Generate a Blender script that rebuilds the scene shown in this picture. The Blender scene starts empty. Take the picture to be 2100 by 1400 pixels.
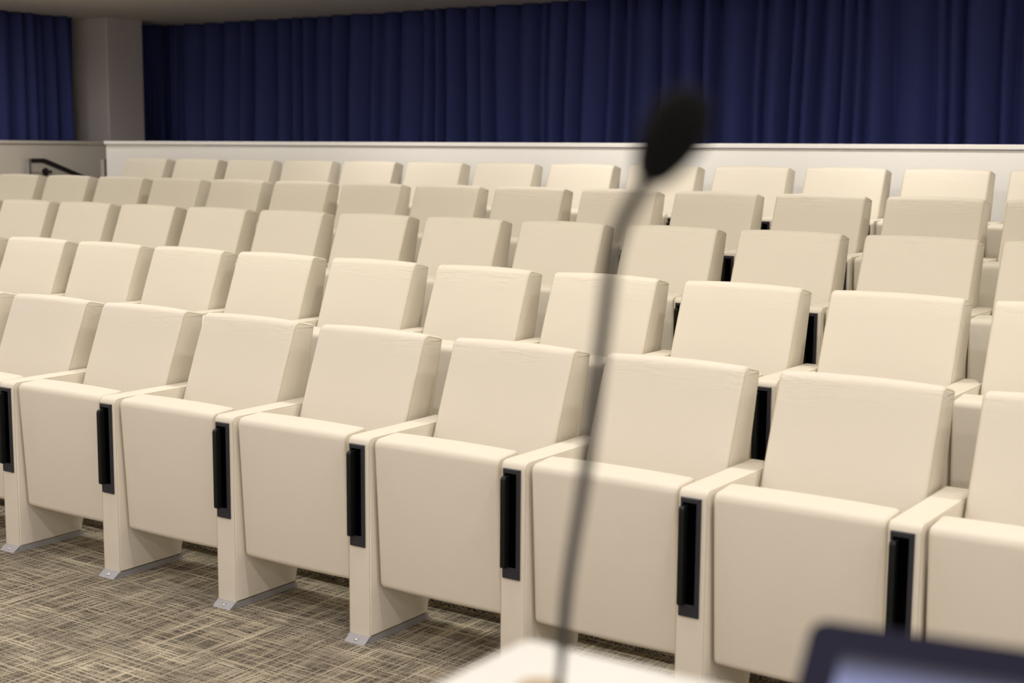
import bpy, bmesh, math, random
from mathutils import Vector, Matrix
random.seed(7)
scn = bpy.context.scene
COL = scn.collection

# ------------------------------------------------------------------ camera
F_PX = 2900.85
cam_d = bpy.data.cameras.new('camera')
cam = bpy.data.objects.new('camera', cam_d); COL.objects.link(cam)
CAM = Vector((0.0, -3.2866, 1.5418))
Rr = Vector((0.82420465, 0.56624361, 0.00740719)); Uu = Vector((-0.08209275, 0.10652895, 0.99091491))
Ff = Vector((-0.56031016, 0.81732475, -0.13428615))
m = Matrix.Identity(4)
for i in range(3):
    m[i][0] = Rr[i]; m[i][1] = Uu[i]; m[i][2] = -Ff[i]; m[i][3] = CAM[i]
cam.matrix_world = m
cam_d.sensor_width = 36.0; cam_d.lens = F_PX * 36.0 / 2100.0
cam_d.clip_start = 0.05; cam_d.clip_end = 60
cam_d.dof.use_dof = True; cam_d.dof.focus_distance = 5.3; cam_d.dof.aperture_fstop = 3.1
scn.camera = cam

# ------------------------------------------------------------------ light
w = bpy.data.worlds.new('world'); scn.world = w; w.use_nodes = True
w.node_tree.nodes['Background'].inputs[0].default_value = (0.9, 0.85, 0.8, 1)
w.node_tree.nodes['Background'].inputs[1].default_value = 0.02
scn.view_settings.view_transform = 'Standard'; scn.view_settings.look = 'None'
scn.view_settings.exposure = 0.0; scn.view_settings.gamma = 1.0
scn.view_settings.use_curve_mapping = False
CEIL = 2.77
def downlight(x, y, power, tint=(1.0, 0.95, 0.885), r=0.06, spread=170, tilt=0.0):
    l = bpy.data.lights.new('downlight', 'AREA'); l.shape = 'DISK'; l.size = 2*r
    l.energy = power; l.color = tint; l.spread = math.radians(spread)
    o = bpy.data.objects.new('downlight', l); COL.objects.link(o)
    o.location = (x, y, CEIL-0.02-0.5*r*math.sin(abs(tilt))*2); o.rotation_euler.x = tilt
for y, p in ((-5.2, 10), (-3.6, 9.5), (-2.0, 10), (-0.4, 9), (1.2, 13)):
    for x in (-9.9, -8.1, -6.3, -4.5, -2.7, -0.9, 0.9, 2.7):
        downlight(x, y, p * (0.8 if -9 < x < -7 else 1.6 if x > 2 else 1.0), tint=(1.0, 0.955, 0.97) if y < -1 else (1.0, 0.955, 0.94) if y < 0 else (1.0, 0.955, 0.855))
downlight(-10.2, 1.9, 12)  # extra lamp added over the left aisle to brighten the side parapet
downlight(-9.8, 4.1, 6.5)  # another added fill lamp, lifts the side parapet and left end
for x, p in ((-9.9, 1.5), (-8.1, 4.5), (-6.3, 9), (-4.5, 11), (-2.7, 10.5), (-0.9, 9.7), (0.9, 9), (2.7, 6)):      # wall washers over the last rows
    downlight(x, 3.65, p, tilt=math.radians(22), spread=140)

# ------------------------------------------------------------------ materials
def mat(name, col, rough=0.5, metal=0.0, **kw):
    mt = bpy.data.materials.new(name); mt.use_nodes = True
    b = mt.node_tree.nodes['Principled BSDF']
    b.inputs['Base Color'].default_value = (*col, 1); b.inputs['Roughness'].default_value = rough
    b.inputs['Metallic'].default_value = metal
    for k, v in kw.items(): b.inputs[k].default_value = v
    return mt, mt.node_tree, b
def noise(nt, vec, scale, detail=4, rough=0.5):
    n = nt.nodes.new('ShaderNodeTexNoise'); n.inputs['Scale'].default_value = scale
    n.inputs['Detail'].default_value = detail; n.inputs['Roughness'].default_value = rough
    nt.links.new(vec, n.inputs['Vector']); return n.outputs['Fac']
def mapping(nt, vec, scale=(1,1,1), rot=(0,0,0)):
    n = nt.nodes.new('ShaderNodeMapping'); n.inputs['Scale'].default_value = scale; n.inputs['Rotation'].default_value = rot
    nt.links.new(vec, n.inputs['Vector']); return n.outputs[0]
def math_n(nt, op, a, b=None, clamp=False):
    n = nt.nodes.new('ShaderNodeMath'); n.operation = op; n.use_clamp = clamp
    for i, v in enumerate((a, b)):
        if v is None: continue
        if isinstance(v, (int, float)): n.inputs[i].default_value = v
        else: nt.links.new(v, n.inputs[i])
    return n.outputs[0]
def rng(nt, v, a, b, c=0.0, d=1.0):
    n = nt.nodes.new('ShaderNodeMapRange'); n.inputs[1].default_value = a; n.inputs[2].default_value = b
    n.inputs[3].default_value = c; n.inputs[4].default_value = d; n.clamp = True
    nt.links.new(v, n.inputs[0]); return n.outputs[0]
def bump(nt, b, h, strength, dist=0.002):
    n = nt.nodes.new('ShaderNodeBump'); n.inputs['Strength'].default_value = strength; n.inputs['Distance'].default_value = dist
    nt.links.new(h, n.inputs['Height']); nt.links.new(n.outputs[0], b.inputs['Normal'])
def coord(nt, kind='Object'):
    return nt.nodes.new('ShaderNodeTexCoord').outputs[kind]

LEATHER_COL = (0.785, 0.728, 0.622)
def leather(name, creases=False):
    mt, nt, b = mat(name, LEATHER_COL, 0.56)
    b.inputs['Specular IOR Level'].default_value = 0.35
    oc = coord(nt)
    g = noise(nt, oc, 420, 2)
    h = math_n(nt, 'MULTIPLY', g, 0.06)
    soft = noise(nt, oc, 9, 2)
    h = math_n(nt, 'ADD', h, math_n(nt, 'MULTIPLY', soft, 0.8))
    if creases:
        sep = nt.nodes.new('ShaderNodeSeparateXYZ'); nt.links.new(oc, sep.inputs[0])
        info = nt.nodes.new('ShaderNodeObjectInfo')
        va = nt.nodes.new('ShaderNodeVectorMath'); va.operation = 'SCALE'
        comb = nt.nodes.new('ShaderNodeCombineXYZ')
        nt.links.new(info.outputs['Random'], comb.inputs[0]); nt.links.new(info.outputs['Random'], comb.inputs[2])
        nt.links.new(comb.outputs[0], va.inputs[0]); va.inputs['Scale'].default_value = 7
        vb = nt.nodes.new('ShaderNodeVectorMath'); nt.links.new(oc, vb.inputs[0]); nt.links.new(va.outputs[0], vb.inputs[1])
        warp = mapping(nt, vb.outputs[0], (6, 16, 36))
        n = nt.nodes.new('ShaderNodeTexNoise'); n.inputs['Scale'].default_value = 1.0; n.inputs['Detail'].default_value = 3
        n.inputs['Distortion'].default_value = 0.9; nt.links.new(warp, n.inputs['Vector'])
        ridge = math_n(nt, 'ABSOLUTE', math_n(nt, 'SUBTRACT', n.outputs['Fac'], 0.5))
        ridge = rng(nt, ridge, 0.0, 0.12)
        mk = rng(nt, sep.outputs[2], 0.82, 0.90)
        blot = rng(nt, noise(nt, mapping(nt, vb.outputs[0], (6, 6, 10)), 1.0, 1), 0.38, 0.62)
        mk = math_n(nt, 'MULTIPLY', mk, blot)
        h = math_n(nt, 'ADD', h, math_n(nt, 'MULTIPLY', math_n(nt, 'MULTIPLY', ridge, mk), 0.85))
    bump(nt, b, h, 0.5, 0.0022)
    return mt
M_LEATHER = leather('cream_leather')
M_BACK = leather('cream_leather_creased', True)
M_SEAM = mat('leather_seam', (0.60, 0.52, 0.36), 0.7)[0]
M_NAVY = mat('dark_slot_plastic', (0.018, 0.019, 0.028), 0.42)[0]
M_BLACK = mat('black_plastic', (0.005, 0.006, 0.006), 0.35, **{'Specular IOR Level': 0.3})[0]
M_SLOT_SHADE = mat('slot_shade_black', (0.001, 0.001, 0.001), 0.9, **{'Specular IOR Level': 0.0})[0]  # shade of a deep slot put into the colour
M_ALU = mat('brushed_aluminium', (0.38, 0.38, 0.40), 0.5, 0.5)[0]
M_CHROME = mat('chrome', (0.8, 0.8, 0.82), 0.15, 1.0)[0]
M_STEEL = mat('steel_rail', (0.55, 0.52, 0.50), 0.4, 0.6)[0]
M_DARKSTEEL = mat('dark_steel_rail', (0.07, 0.06, 0.055), 0.4, 0.6)[0]
M_FOAM = None

def paint(name, col, rough=0.6):
    mt, nt, b = mat(name, col, rough)
    bump(nt, b, noise(nt, coord(nt), 90, 3), 0.06, 0.002)
    return mt
M_WHITE = paint('white_lacquer', (0.95, 0.94, 0.925), 0.42)
M_WALL = paint('wall_paint', (0.93, 0.88, 0.80))
M_COLUMN = paint('column_paint', (0.70, 0.65, 0.67))
M_CEIL = paint('ceiling_paint', (0.90, 0.85, 0.76), 0.8)
M_LECTERN = paint('cream_lacquer', (0.78, 0.77, 0.71), 0.4)

def carpet():
    mt, nt, b = mat('woven_carpet', (0.2, 0.17, 0.13), 0.95)
    b.inputs['Specular IOR Level'].default_value = 0.1
    oc = coord(nt)
    def lines(sc, lo, hi):
        return rng(nt, noise(nt, mapping(nt, oc, sc), 1.0, 1, 0.5), lo, hi)
    a1 = lines((5.5, 270, 270), 0.57, 0.62); a2 = lines((270, 5.5, 270), 0.57, 0.62)
    a3 = lines((2.0, 150, 150), 0.60, 0.64); a4 = lines((150, 2.0, 150), 0.60, 0.64)
    t = math_n(nt, 'MAXIMUM', math_n(nt, 'MAXIMUM', a1, a2), math_n(nt, 'MAXIMUM', a3, a4))
    speck = rng(nt, noise(nt, oc, 210, 2, 0.6), 0.44, 0.54)
    patch = rng(nt, noise(nt, oc, 3.5, 3), 0.35, 0.65, 0.7, 1.0)
    t = math_n(nt, 'MULTIPLY', math_n(nt, 'MULTIPLY', t, patch), math_n(nt, 'ADD', math_n(nt, 'MULTIPLY', speck, 0.35), 0.65))
    t2 = math_n(nt, 'MAXIMUM', t, math_n(nt, 'MULTIPLY', speck, math_n(nt, 'MULTIPLY', patch, 0.30)))
    mix = nt.nodes.new('ShaderNodeMix'); mix.data_type = 'RGBA'
    nt.links.new(t2, mix.inputs[0])
    mix.inputs[6].default_value = (0.034, 0.027, 0.025, 1); mix.inputs[7].default_value = (0.66, 0.58, 0.43, 1)
    nt.links.new(mix.outputs[2], b.inputs['Base Color'])
    bump(nt, b, t2, 0.35, 0.003)
    return mt
M_CARPET = carpet()
def cloth():
    mt, nt, b = mat('navy_curtain_cloth', (0.060, 0.078, 0.27), 0.9)
    b.inputs['Sheen Weight'].default_value = 0.08; b.inputs['Sheen Tint'].default_value = (0.25, 0.3, 0.8, 1)
    b.inputs['Specular IOR Level'].default_value = 0.15
    bump(nt, b, noise(nt, mapping(nt, coord(nt), (300, 300, 300)), 1.0, 2), 0.15, 0.001)
    return mt
M_CLOTH = cloth()

# ------------------------------------------------------------------ helpers
def link(name, bm, material, parent=None, smooth=False):
    me = bpy.data.meshes.new(name)
    bmesh.ops.recalc_face_normals(bm, faces=bm.faces[:])
    bm.to_mesh(me); bm.free()
    if smooth:
        for p in me.polygons: p.use_smooth = True
    me.materials.append(material)
    o = bpy.data.objects.new(name, me); COL.objects.link(o)
    if parent: o.parent = parent
    return o
def tag(o, label=None, cat=None, group=None, kind=None):
    if label: o['label'] = label
    if cat: o['category'] = cat
    if group: o['group'] = group
    if kind: o['kind'] = kind
    return o
def empty(name, loc, rz=0.0):
    o = bpy.data.objects.new(name, None); COL.objects.link(o); o.location = loc; o.rotation_euler.z = rz
    o.empty_display_size = 0.1
    return o
def box(bm, x0, x1, y0, y1, z0, z1, bev=0.0, seg=2):
    vs = [bm.verts.new((x, y, z)) for x in (x0, x1) for y in (y0, y1) for z in (z0, z1)]
    q = [(0,1,3,2), (4,6,7,5), (0,4,5,1), (2,3,7,6), (0,2,6,4), (1,5,7,3)]
    fs = [bm.faces.new([vs[i] for i in f]) for f in q]
    if bev:
        es = list({e for f in fs for e in f.edges})
        bmesh.ops.bevel(bm, geom=es, offset=bev, segments=seg, affect='EDGES', profile=0.5)
def fillet(pts, seg=6):
    """pts: (a, b, radius) closed 2D polygon -> rounded outline"""
    out = []; n = len(pts)
    for i in range(n):
        p = Vector(pts[i][:2]); r = pts[i][2]
        if r <= 0: out.append(p); continue
        a = (Vector(pts[i-1][:2]) - p); c = (Vector(pts[(i+1) % n][:2]) - p)
        la, lc = a.length, c.length; a.normalize(); c.normalize()
        ang = a.angle(c)
        t = min(r / math.tan(ang/2), la*0.49, lc*0.49); rr = t * math.tan(ang/2)
        mid = (a + c).normalized() * (rr / math.sin(ang/2)) + p
        s = p + a*t - mid; e = p + c*t - mid
        a0 = math.atan2(s.y, s.x); a1 = math.atan2(e.y, e.x); d = (a1 - a0 + math.pi) % (2*math.pi) - math.pi
        for k in range(seg+1):
            th = a0 + d*k/seg; out.append(mid + Vector((math.cos(th), math.sin(th)))*rr)
    return out
def inset_fn(poly):
    n = len(poly); area = sum(poly[i-1].x*poly[i].y - poly[i].x*poly[i-1].y for i in range(n)); sg = 1 if area > 0 else -1
    nr = []
    for i in range(n):
        d = poly[(i+1) % n] - poly[i-1]
        d = d.normalized() if d.length > 1e-9 else Vector((1, 0))
        nr.append(Vector((-d.y, d.x)) * sg)
    return nr
def loft_x(bm, poly, x0, x1, r, seg=5, puff=0.0, nx=1):
    """extrude a YZ outline along X, rounding both rims by r"""
    nr = inset_fn(poly); secs = []
    for k in range(seg+1):
        th = math.pi/2*k/seg; secs.append((x0 + r*(1-math.cos(th)), r*(1-math.sin(th))))
    for k in range(1, nx): 
        u = k/nx; secs.append((x0 + r + (x1-x0-2*r)*u, -puff*(1-(2*u-1)**2)))
    for k in range(seg, -1, -1):
        th = math.pi/2*k/seg; secs.append((x1 - r*(1-math.cos(th)), r*(1-math.sin(th))))
    rings = []
    for x, ins in secs:
        rings.append([bm.verts.new((x, p.x + q.x*ins, p.y + q.y*ins)) for p, q in zip(poly, nr)])
    n = len(poly)
    for a, b_ in zip(rings, rings[1:]):
        for i in range(n):
            j = (i+1) % n; bm.faces.new((a[i], a[j], b_[j], b_[i]))
    bm.faces.new(rings[0][::-1]); bm.faces.new(rings[-1])
def tube(bm, pts, r, n=8, closed=False, caps=True):
    pts = [Vector(p) for p in pts]; m_ = len(pts)
    rad = r if isinstance(r, (list, tuple)) else [r]*m_
    rings = []; prev = None
    for i, p in enumerate(pts):
        if closed: t = pts[(i+1) % m_] - pts[i-1]
        else: t = pts[min(i+1, m_-1)] - pts[max(i-1, 0)]
        t.normalize()
        if prev is None:
            ref = Vector((0, 0, 1)) if abs(t.z) < 0.9 else Vector((1, 0, 0))
            u = t.cross(ref).normalized()
        else:
            u = (prev - t*prev.dot(t)).normalized()
        prev = u; v = t.cross(u)
        rings.append([bm.verts.new(p + (u*math.cos(2*math.pi*k/n) + v*math.sin(2*math.pi*k/n))*rad[i]) for k in range(n)])
    seq = list(zip(rings, rings[1:])) + ([(rings[-1], rings[0])] if closed else [])
    for a, b_ in seq:
        for k in range(n):
            bm.faces.new((a[k], a[(k+1) % n], b_[(k+1) % n], b_[k]))
    if caps and not closed:
        bm.faces.new(rings[0][::-1]); bm.faces.new(rings[-1])
def lathe(bm, prof, center, axis=Vector((0, 0, 1)), n=24):
    axis = Vector(axis).normalized(); ref = Vector((1, 0, 0)) if abs(axis.x) < 0.9 else Vector((0, 1, 0))
    u = axis.cross(ref).normalized(); v = axis.cross(u); c = Vector(center); rings = []
    for r, h in prof:
        if r < 1e-6: rings.append([bm.verts.new(c + axis*h)])
        else: rings.append([bm.verts.new(c + axis*h + (u*math.cos(2*math.pi*k/n) + v*math.sin(2*math.pi*k/n))*r) for k in range(n)])
    for a, b_ in zip(rings, rings[1:]):
        for k in range(n):
            j = (k+1) % n
            if len(a) == 1 and len(b_) == 1: continue
            if len(a) == 1: bm.faces.new((a[0], b_[j], b_[k]))
            elif len(b_) == 1: bm.faces.new((a[k], a[j], b_[0]))
            else: bm.faces.new((a[k], a[j], b_[j], b_[k]))

# ------------------------------------------------------------------ layout of the seating
PITCH = 0.58
ROWS = [  # x of first left backrest corner seen, y, z of its top, first index, count, x corrections
    (-5.1062, 0.4244, 0.9253, -1, 9,  [0.010, 0.003, -0.008, -0.013, -0.006, 0.004, 0.008, 0.004, -0.004]),
    (-6.5301, 1.4385, 1.0606, -1, 11, [0.010, 0.008, 0.002, -0.006, -0.011, -0.008, 0.0, 0.004, 0.007, 0.006, -0.006]),
    (-7.9399, 2.4310, 1.2001, -1, 13, [0.013, 0.009, 0.0, -0.007, -0.011, -0.011, -0.007, -0.001, 0.006, 0.011, 0.009, 0.003, -0.011]),
    (-8.7914, 3.4310, 1.3296, -1, 14, [0.018, 0.013, 0.006, -0.002, -0.007, -0.008, -0.008, -0.006, -0.001, 0.005, 0.008, 0.006, 0.002, -0.006]),
    (-9.0408, 4.3904, 1.4530, 0, 13,  [0.009, 0.004, -0.003, -0.008, -0.011, -0.011, -0.006, 0.002, 0.008, 0.011, 0.008, 0.0, -0.008]),
]
ROW_Y = [r[1]-0.424 for r in ROWS]; ROW_Z = [r[2]-0.925 for r in ROWS]; ROW_Z[0] = 0.0

# ------------------------------------------------------------------ the room
XL, XR, YF, YB = -11.75, 4.0, -6.0, 7.15
bm = bmesh.new()
prof = [(YF, 0.0)]
for k in range(4):
    prof += [(ROW_Y[k]+0.43, ROW_Z[k]), (ROW_Y[k]+0.43, ROW_Z[k+1])]
prof += [(YB, ROW_Z[4])]
va = [bm.verts.new((XL, y, z)) for y, z in prof]; vb = [bm.verts.new((XR, y, z)) for y, z in prof]
for i in range(len(prof)-1): bm.faces.new((va[i], va[i+1], vb[i+1], vb[i]))
lo = [bm.verts.new(p) for p in ((XL, YF, -0.2), (XL, YB, -0.2), (XR, YB, -0.2), (XR, YF, -0.2))]
bm.faces.new(lo)
bm.faces.new([lo[0]] + va + [lo[1]])
bm.faces.new([lo[3]] + vb + [lo[2]]); bm.faces.new((lo[0], lo[3], vb[0], va[0])); bm.faces.new((lo[1], lo[2], vb[-1], va[-1]))
tag(link('floor', bm, M_CARPET), kind='structure')
def slab(name, x0, x1, y0, y1, z0, z1, m_, bev=0.0):
    b_ = bmesh.new(); box(b_, x0, x1, y0, y1, z0, z1, bev); return tag(link(name, b_, m_), kind='structure')
slab('ceiling', XL, XR, YF, YB+0.1, CEIL, CEIL+0.1, M_CEIL)
slab('wall_back', XL, XR, YB, YB+0.1, -0.2, CEIL, M_WALL)
slab('wall_left', XL-0.1, XL, YF, YB+0.1, -0.2, CEIL, M_WALL)
slab('wall_right', XR, XR+0.1, YF, YB+0.1, -0.2, CEIL, M_WALL)
slab('wall_front', XL-0.1, XR+0.1, YF-0.1, YF, -0.2, CEIL, M_WALL)
PX0, PY = -9.70, 4.75
slab('wall_parapet', PX0, XR, PY, PY+0.12, ROW_Z[4], 1.558, M_WHITE)
slab('trim_1', PX0-0.008, XR, PY-0.018, PY+0.14, 1.562, 1.590, M_WHITE, 0.003)
slab('wall_side_parapet', -10.95, -10.80, 1.2, YB, ROW_Z[1], 1.562, M_WALL)
slab('trim_2', -10.965, -10.785, 1.19, YB, 1.564, 1.590, M_WALL, 0.003)
slab('column', -11.64, -11.00, 5.87, 6.315, ROW_Z[4], CEIL, M_COLUMN, 0.012)

# ------------------------------------------------------------------ curtains
def curtain(name, path, z0, z1, seed, label):
    rnd = random.Random(seed); b_ = bmesh.new()
    # resample
    P = [Vector(p) for p in path]; S = [0.0]
    for a, c in zip(P, P[1:]): S.append(S[-1] + (c-a).length)
    L = S[-1]; step = 0.012; n = int(L/step)
    def at(s):
        for i in range(len(S)-1):
            if s <= S[i+1] or i == len(S)-2:
                t = (s-S[i])/(S[i+1]-S[i]); d = (P[i+1]-P[i]).normalized(); return P[i].lerp(P[i+1], t), d
    # irregular pleats: each has a width and a depth
    knots = []; s = 0.0
    while s < L + 0.3:
        wd = rnd.choice((rnd.uniform(0.09, 0.15), rnd.uniform(0.16, 0.30))); knots.append((s, wd, rnd.uniform(0.9, 1.6)*min(wd, 0.14), rnd.uniform(-0.02, 0.02), rnd.uniform(0.3, 0.7))); s += wd
    NZ = 10; cols = []
    ki = 0
    for i in range(n+1):
        s = i*step
        while ki < len(knots)-2 and s >= knots[ki+1][0]: ki += 1
        col = []
        for j in range(NZ+1):
            v = j/NZ; z = z0 + (z1-z0)*v
            # folds wander a little and merge towards the hem
            sw = s + 0.012*math.sin(2.3*z + 3.1*s) + 0.02*(1-v)*math.sin(1.7*s+seed)
            kk = min(max(ki, 0), len(knots)-2)
            while kk > 0 and sw < knots[kk][0]: kk -= 1
            while kk < len(knots)-2 and sw >= knots[kk+1][0]: kk += 1
            k0 = knots[kk]; u = min(max((sw-k0[0])/k0[1], 0), 1)
            pk = k0[4]; uu = u/pk*0.5 if u < pk else 0.5 + (u-pk)/(1-pk)*0.5
            dpt = k0[2]*(math.sin(math.pi*uu)**0.75) + k0[3]*0.5*math.sin(math.pi*uu)*(1-v)
            p, d = at(min(s, L)); nrm = Vector((-d.y, d.x))
            p = p + nrm*(-dpt*(1.0 - 0.25*v))
            col.append(b_.verts.new((p.x, p.y, z)))
        cols.append(col)
    for a, c in zip(cols, cols[1:]):
        for j in range(NZ): b_.faces.new((a[j], c[j], c[j+1], a[j+1]))
    o = link(name, b_, M_CLOTH, smooth=True)
    sol = o.modifiers.new('thickness', 'SOLIDIFY'); sol.thickness = 0.003
    return tag(o, label, 'curtain', 'navy curtains')
arc = [(-11.42 + 0.35 - 0.35*math.cos(t), 6.97 - 0.35 + 0.35*math.sin(t)) for t in [math.pi/2*k/10 for k in range(11)]]
curtain('curtain', [(-11.42, 6.40)] + arc + [(3.9, 6.97)], ROW_Z[4]+0.02, CEIL-0.004, 3, 'wide navy blue pleated curtain hanging along the rear wall, right of the column')
curtain('curtain', [(-11.42, 1.5), (-11.42, 5.74)], ROW_Z[4]+0.02, CEIL-0.004, 11, 'short navy blue pleated curtain at the far left, left of the column')

# ------------------------------------------------------------------ handrails
def handrail(name, x, y, label, drop=0.0):
    root = empty(name, (x, y, ROW_Z[4])); tag(root, label, 'handrail', 'steel handrails by the exit stairs')
    b_ = bmesh.new(); box(b_, -0.022, 0.022, -0.018, 0.018, 0, 0.905, 0.006); link('post', b_, M_STEEL, root)
    b_ = bmesh.new()
    path = [(0, 0.019, 0.885), (0, 0.16, 0.885), (0, 0.20, 0.872), (0, 0.56, 0.742), (0, 1.6, 0.365)]
    wv = []
    for (px, py, pz) in path:
        wv.append([b_.verts.new((px+dx, py, pz+dz)) for dx, dz in ((-0.02, -0.02), (0.02, -0.02), (0.02, 0.02), (-0.02, 0.02))])
    for a, c in zip(wv, wv[1:]):
        for k in range(4): b_.faces.new((a[k], a[(k+1) % 4], c[(k+1) % 4], c[k]))
    b_.faces.new(wv[0][::-1]); b_.faces.new(wv[-1])
    link('rail', b_, M_DARKSTEEL, root)
    b_ = bmesh.new(); lathe(b_, [(0, 0), (0.034, 0), (0.034, 0.012), (0.014, 0.016), (0.014, 0.085), (0, 0.085)], (-0.10, 0.25, 0.785), (1, 0, 0))
    link('wall_bracket', b_, M_DARKSTEEL, root, smooth=False)
    return root
handrail('handrail', -10.70, 4.71, 'steel handrail sloping down along the side wall behind the fourth row')
h2 = handrail('handrail', -9.80, 4.80, 'upright steel handrail post beside the left end of the white parapet')

# ------------------------------------------------------------------ the theatre seat (one unit, built once)
ORD = ['first', 'second', 'third', 'fourth', 'fifth', 'sixth', 'seventh', 'eighth', 'ninth', 'tenth', 'eleventh', 'twelfth', 'thirteenth', 'fourteenth']
def make_side_panel(root, xo=0.0):
    b_ = bmesh.new()
    poly = fillet([(0.0, 0.016, 0.002), (0.0, 0.654, 0.022), (0.455, 0.654, 0.01), (0.44, 0.56, 0.03), (0.290, 0.016, 0.002)])
    loft_x(b_, poly, xo-0.010, xo+0.076, 0.006, 4)
    sp = link('side_panel', b_, M_LEATHER, root, smooth=True)
    nr = inset_fn(poly)
    for xs in (xo-0.0090, xo+0.0750):
        keep = [p + q*0.0013 for p, q in zip(poly, nr)]
        b_ = bmesh.new(); tube(b_, [(xs, p.x, p.y) for p in keep], 0.0007, 5, closed=True)
        link('seam', b_, M_SEAM, sp, smooth=True)
    # writing-tablet slot in the front face: a bevelled frame round a flat plate, black in place of the slot's inner shade
    b_ = bmesh.new()
    ox0, ox1, oz0, oz1 = xo-0.0005, xo+0.0595, 0.306, 0.632
    ix0, ix1, iz0, iz1 = xo+0.006, xo+0.0465, 0.340, 0.618
    loops = []
    for (x0_, x1_, z0_, z1_, y_) in ((ox0, ox1, oz0, oz1, 0.004), (ox0, ox1, oz0, oz1, -0.005), (ox0+0.002, ox1-0.002, oz0+0.002, oz1-0.002, -0.007),
                                     (ix0-0.002, ix1+0.002, iz0-0.002, iz1+0.002, -0.007), (ix0, ix1, iz0, iz1, -0.005), (ix0, ix1, iz0, iz1, 0.004)):
        loops.append([b_.verts.new(p) for p in ((x0_, y_, z0_), (x1_, y_, z0_), (x1_, y_, z1_), (x0_, y_, z1_))])
    for A, B in zip(loops, loops[1:]+loops[:1]):
        for k in range(4): b_.faces.new((A[k], A[(k+1) % 4], B[(k+1) % 4], B[k]))
    slot = link('tablet_slot', b_, M_NAVY, root)
    b_ = bmesh.new(); box(b_, ix0-0.001, ix1+0.001, -0.0012, 0.003, iz0-0.001, iz1+0.001)
    link('slot_shade_plate', b_, M_SLOT_SHADE, slot)
    # folded tablet edge standing proud of the slot
    b_ = bmesh.new()
    pl = fillet([(-0.025, 0.338, 0.008), (-0.025, 0.612, 0.014), (0.001, 0.612, 0.001), (0.001, 0.338, 0.001)], 5)
    loft_x(b_, pl, xo+0.003, xo+0.0195, 0.0035, 3)
    link('folding_tablet', b_, M_BLACK, root, smooth=True)
    # metal floor plate with a sloping front tab and side flange
    b_ = bmesh.new()
    def fr(x0, x1, y0, y1, z0, X0, X1, Y0, Y1, z1):
        v = [b_.verts.new(p) for p in ((x0,y0,z0), (x1,y0,z0), (x1,y1,z0), (x0,y1,z0), (X0,Y0,z1), (X1,Y0,z1), (X1,Y1,z1), (X0,Y1,z1))]
        for f in ((3,2,1,0), (4,5,6,7), (0,1,5,4), (1,2,6,5), (2,3,7,6), (3,0,4,7)): b_.faces.new([v[i] for i in f])
    fr(xo-0.014, xo+0.0815, -0.002, 0.300, 0.0, xo-0.011, xo+0.077, -0.001, 0.293, 0.0165)
    fp = link('floor_plate', b_, M_ALU, root)
    b_ = bmesh.new(); fr(xo-0.002, xo+0.078, -0.034, 0.0, 0.0, xo-0.008, xo+0.076, -0.004, 0.0, 0.0175)
    link('front_tab', b_, M_ALU, fp)
    b_ = bmesh.new(); nn = Vector((0, -0.0175, 0.030)).normalized()
    lathe(b_, [(0.0082, 0), (0.0082, 0.002), (0.006, 0.0048), (0.0035, 0.0052), (0, 0.0040)], (xo+0.036, -0.018, 0.0088), nn, 20)
    link('bolt', b_, M_CHROME, fp, smooth=True)
    return sp
def make_seat():
    root = empty('theatre_seat', (0, 0, 0))
    # backrest, leaning back, with a hollowed front
    base = [(0.235, 0.40, 0.03), (0.262, 0.48, 0), (0.287, 0.55, 0), (0.311, 0.62, 0), (0.337, 0.69, 0), (0.365, 0.765, 0), (0.394, 0.84, 0),
            (0.4285, 0.929, 0.030), (0.530, 0.906, 0.012), (0.507, 0.80, 0), (0.482, 0.69, 0), (0.458, 0.58, 0), (0.425, 0.42, 0.02)]
    poly = fillet(base, 5)
    b_ = bmesh.new(); loft_x(b_, poly, 0.082, 0.552, 0.014, 5, 0.006, 8)
    bk = link('backrest', b_, M_BACK, root, smooth=True)
    nr = inset_fn(poly)
    for xs in (0.0833, 0.5507):
        b_ = bmesh.new(); tube(b_, [(xs, p.x+q.x*0.0075, p.y+q.y*0.0075) for p, q in zip(poly, nr)], 0.0011, 5, closed=True)
        link('piping', b_, M_SEAM, bk, smooth=True)
    # tip-up seat, folded
    pl = fillet([(0.036, 0.170, 0.020), (0.0085, 0.652, 0.024), (0.118, 0.660, 0.012), (0.160, 0.185, 0.03)], 6)
    b_ = bmesh.new(); loft_x(b_, pl, 0.086, 0.556, 0.012, 5, 0.003, 6)
    st = link('folded_seat', b_, M_LEATHER, root, smooth=True)
    nr = inset_fn(pl)
    for xs in (0.0873, 0.5547):
        b_ = bmesh.new(); tube(b_, [(xs, p.x+q.x*0.007, p.y+q.y*0.007) for p, q in zip(pl, nr)], 0.0010, 5, closed=True)
        link('piping', b_, M_SEAM, st, smooth=True)
    b_ = bmesh.new(); box(b_, 0.150, 0.195, 0.070, 0.13, 0.165, 0.182, 0.004); link('hinge', b_, M_BLACK, root)
    b_ = bmesh.new(); box(b_, 0.45, 0.495, 0.070, 0.13, 0.165, 0.182, 0.004); link('hinge', b_, M_BLACK, root)
    make_side_panel(root)
    return root
def children(o): return [c for c in COL.objects if c.parent == o]
proto = make_seat()
TREE = [(c, children(c)) for c in children(proto)]
def copy_seat():
    r = proto.copy(); COL.objects.link(r)
    for c, subs in TREE:
        cc = c.copy(); COL.objects.link(cc); cc.parent = r
        for s_ in subs:
            ss = s_.copy(); COL.objects.link(ss); ss.parent = cc
    return r
RN = ['front', 'second', 'third', 'fourth', 'rearmost fifth']
first = True
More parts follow.
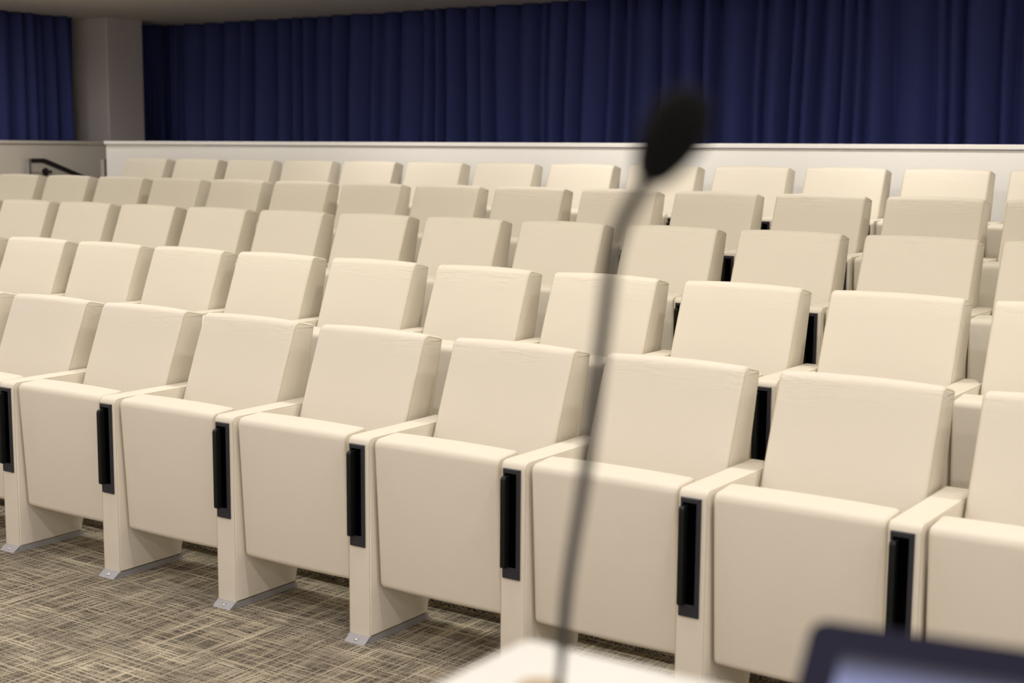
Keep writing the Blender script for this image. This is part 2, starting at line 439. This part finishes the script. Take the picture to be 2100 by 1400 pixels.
for r_, (qx, qy, qz, i0, n, dx) in enumerate(ROWS):
    for k in range(n):
        o = proto if first else copy_seat(); first = False
        o.location = (qx - 0.080 + PITCH*(i0+k) + dx[k], ROW_Y[r_], ROW_Z[r_])
        if k == n-1: lab = 'cream leather theatre seat in the %s row, cut off by the right photo edge' % RN[r_]
        elif k == 0 and r_ < 4: lab = 'cream leather theatre seat in the %s row, cut off by the left photo edge' % RN[r_]
        else: lab = 'cream leather theatre seat in the %s row, %s from the left' % (RN[r_], ORD[k])
        tag(o, lab, 'seat', 'theatre seats in the %s row' % RN[r_])

# ------------------------------------------------------------------ lectern, microphone, touch panel
LZ = 1.10
lec = empty('lectern', (-0.22, -2.5, 0)); tag(lec, 'blurred cream lectern with rounded top edge in the foreground below the microphone', 'lectern')
b_ = bmesh.new(); box(b_, -0.482, 0.482, -0.27, 0.262, LZ-0.055, LZ, 0.018, 5); link('top', b_, M_LECTERN, lec, smooth=True)
b_ = bmesh.new(); box(b_, -0.44, 0.44, -0.22, 0.215, 0.05, LZ-0.055, 0.006); link('body', b_, M_LECTERN, lec)
b_ = bmesh.new(); box(b_, -0.46, 0.46, -0.24, 0.235, 0.0, 0.05, 0.004); link('plinth', b_, M_DARKSTEEL, lec)
M_TAN = mat('tan_grommet', (0.42, 0.30, 0.17), 0.5)[0]
g = bmesh.new(); lathe(g, [(0.0, -0.004), (0.0, 0.0005), (0.014, 0.0005), (0.021, 0.0004), (0.023, -0.004)], (-0.394, 0.156, LZ), (0, 0, 1), 28)
link('cable_grommet', g, M_TAN, lec)

mic = empty('gooseneck_microphone', (-0.566, -2.405, LZ)); tag(mic, 'blurred black gooseneck microphone with foam windscreen standing on the cream lectern', 'microphone')
O = mic.location.copy()
b_ = bmesh.new(); lathe(b_, [(0, 0), (0.014, 0), (0.014, 0.004), (0.009, 0.008), (0.005, 0.014), (0, 0.014)], (0, 0, 0)); link('base', b_, M_BLACK, mic, smooth=False)
keyp = [(-0.566, -2.405, 1.108), (-0.5685, -2.3885, 1.129), (-0.5395, -2.424, 1.222), (-0.474, -2.507, 1.338), (-0.432, -2.561, 1.428), (-0.395, -2.608, 1.494), (-0.367, -2.623, 1.529)]
def smooth_path(ps, sub=8):
    ps = [Vector(p) for p in ps]; out = []
    q = [ps[0]*2-ps[1]] + ps + [ps[-1]*2-ps[-2]]
    for i in range(1, len(q)-2):
        for k in range(sub):
            t = k/sub; a, b0, c, d = q[i-1], q[i], q[i+1], q[i+2]
            out.append(0.5*((2*b0) + (c-a)*t + (2*a-5*b0+4*c-d)*t*t + (3*b0-a-3*c+d)*t**3))
    out.append(ps[-1]); return out
M_STEM = mat('satin_black_metal', (0.012, 0.011, 0.011), 0.5, 0.0, **{'Specular IOR Level': 0.3})[0]
b_ = bmesh.new(); sp = smooth_path(keyp); tube(b_, [p-O for p in sp], [0.0031 + 0.0014*min(max((p.z-1.15)/0.02, 0), 1) for p in sp], 12); link('gooseneck', b_, M_STEM, mic, smooth=True)
hd = Vector((-0.367, -2.623, 1.529)) - O; tip = Vector((-0.3395, -2.625, 1.572)) - O; ax = (tip-hd).normalized()
mt, nt, bb = mat('black_foam', (0.006, 0.006, 0.006), 0.95, **{'Specular IOR Level': 0.1}); bump(nt, bb, noise(nt, coord(nt), 900, 2), 0.6, 0.001)
b_ = bmesh.new(); lathe(b_, [(0, -0.004), (0.0075, -0.003), (0.0115, 0.003), (0.0155, 0.014), (0.0175, 0.026), (0.0165, 0.038), (0.012, 0.047), (0.006, 0.0515), (0, 0.053)], hd, ax, 28)
link('foam_windscreen', b_, mt, mic, smooth=True)

P1 = Vector((-0.35, -2.417, 1.232))
right = Vector((0.985, 0.175, 0)).normalized(); nn = Vector((0.175, -0.985, 0)).normalized(); th = math.radians(56)
down = Vector((0, 0, -math.cos(th))) + nn*math.sin(th); face = right.cross(down)*-1
if face.z < 0: face = -face
tp = empty('touch_panel', (0, 0, 0)); tag(tp, 'blurred dark framed touch screen tilted on the lectern at the bottom right corner', 'screen')
PW, PH = 0.34, 0.212
tp.location = P1 + right*PW/2 + down*PH
T = tp.location.copy()
rot = Matrix((right, -down, face)).transposed()
def local(bmx):
    for v in bmx.verts: v.co = rot @ v.co
b_ = bmesh.new()
ol = fillet([(-PW/2, 0, 0.012), (PW/2, 0, 0.012), (PW/2, PH, 0.012), (-PW/2, PH, 0.012)], 6)
def plate(bmx, ol_, z0, z1):
    a = [bmx.verts.new((p.x, p.y, z0)) for p in ol_]; c = [bmx.verts.new((p.x, p.y, z1)) for p in ol_]; n_ = len(ol_)
    for i in range(n_): bmx.faces.new((a[i], a[(i+1) % n_], c[(i+1) % n_], c[i]))
    bmx.faces.new(a[::-1]); bmx.faces.new(c)
plate(b_, ol, -0.014, 0.0); local(b_)
M_BEZEL = mat('dark_bezel', (0.014, 0.014, 0.030), 0.7, **{'Specular IOR Level': 0.1})[0]
link('bezel', b_, M_BEZEL, tp)
mt, nt, bb = mat('lit_screen', (0.02, 0.02, 0.03), 0.5, **{'Specular IOR Level': 0.2})
sepn = nt.nodes.new('ShaderNodeSeparateXYZ'); gen = nt.nodes.new('ShaderNodeTexCoord'); nt.links.new(gen.outputs['Generated'], sepn.inputs[0])
gr = rng(nt, sepn.outputs[2], 0.80, 0.98, 1.0, 0.0)
mixc = nt.nodes.new('ShaderNodeMix'); mixc.data_type = 'RGBA'; nt.links.new(gr, mixc.inputs[0])
mixc.inputs[6].default_value = (0.012, 0.012, 0.02, 1); mixc.inputs[7].default_value = (0.36, 0.40, 0.70, 1)
nt.links.new(mixc.outputs[2], bb.inputs['Emission Color']); bb.inputs['Emission Strength'].default_value = 1.0
b_ = bmesh.new(); ol = [Vector(p) for p in ((-PW/2+0.024, 0.02), (PW/2-0.02, 0.02), (PW/2-0.02, PH-0.026), (-PW/2+0.024, PH-0.026))]
plate(b_, ol, 0.0, 0.0012); local(b_); link('screen', b_, mt, tp)
b_ = bmesh.new(); box(b_, -0.06, 0.06, 0.02, 0.045, -0.10, -0.014, 0.002); 
local(b_)
for v in b_.verts: v.co.z = max(v.co.z, LZ - T.z)
link('stand', b_, M_BEZEL, tp)
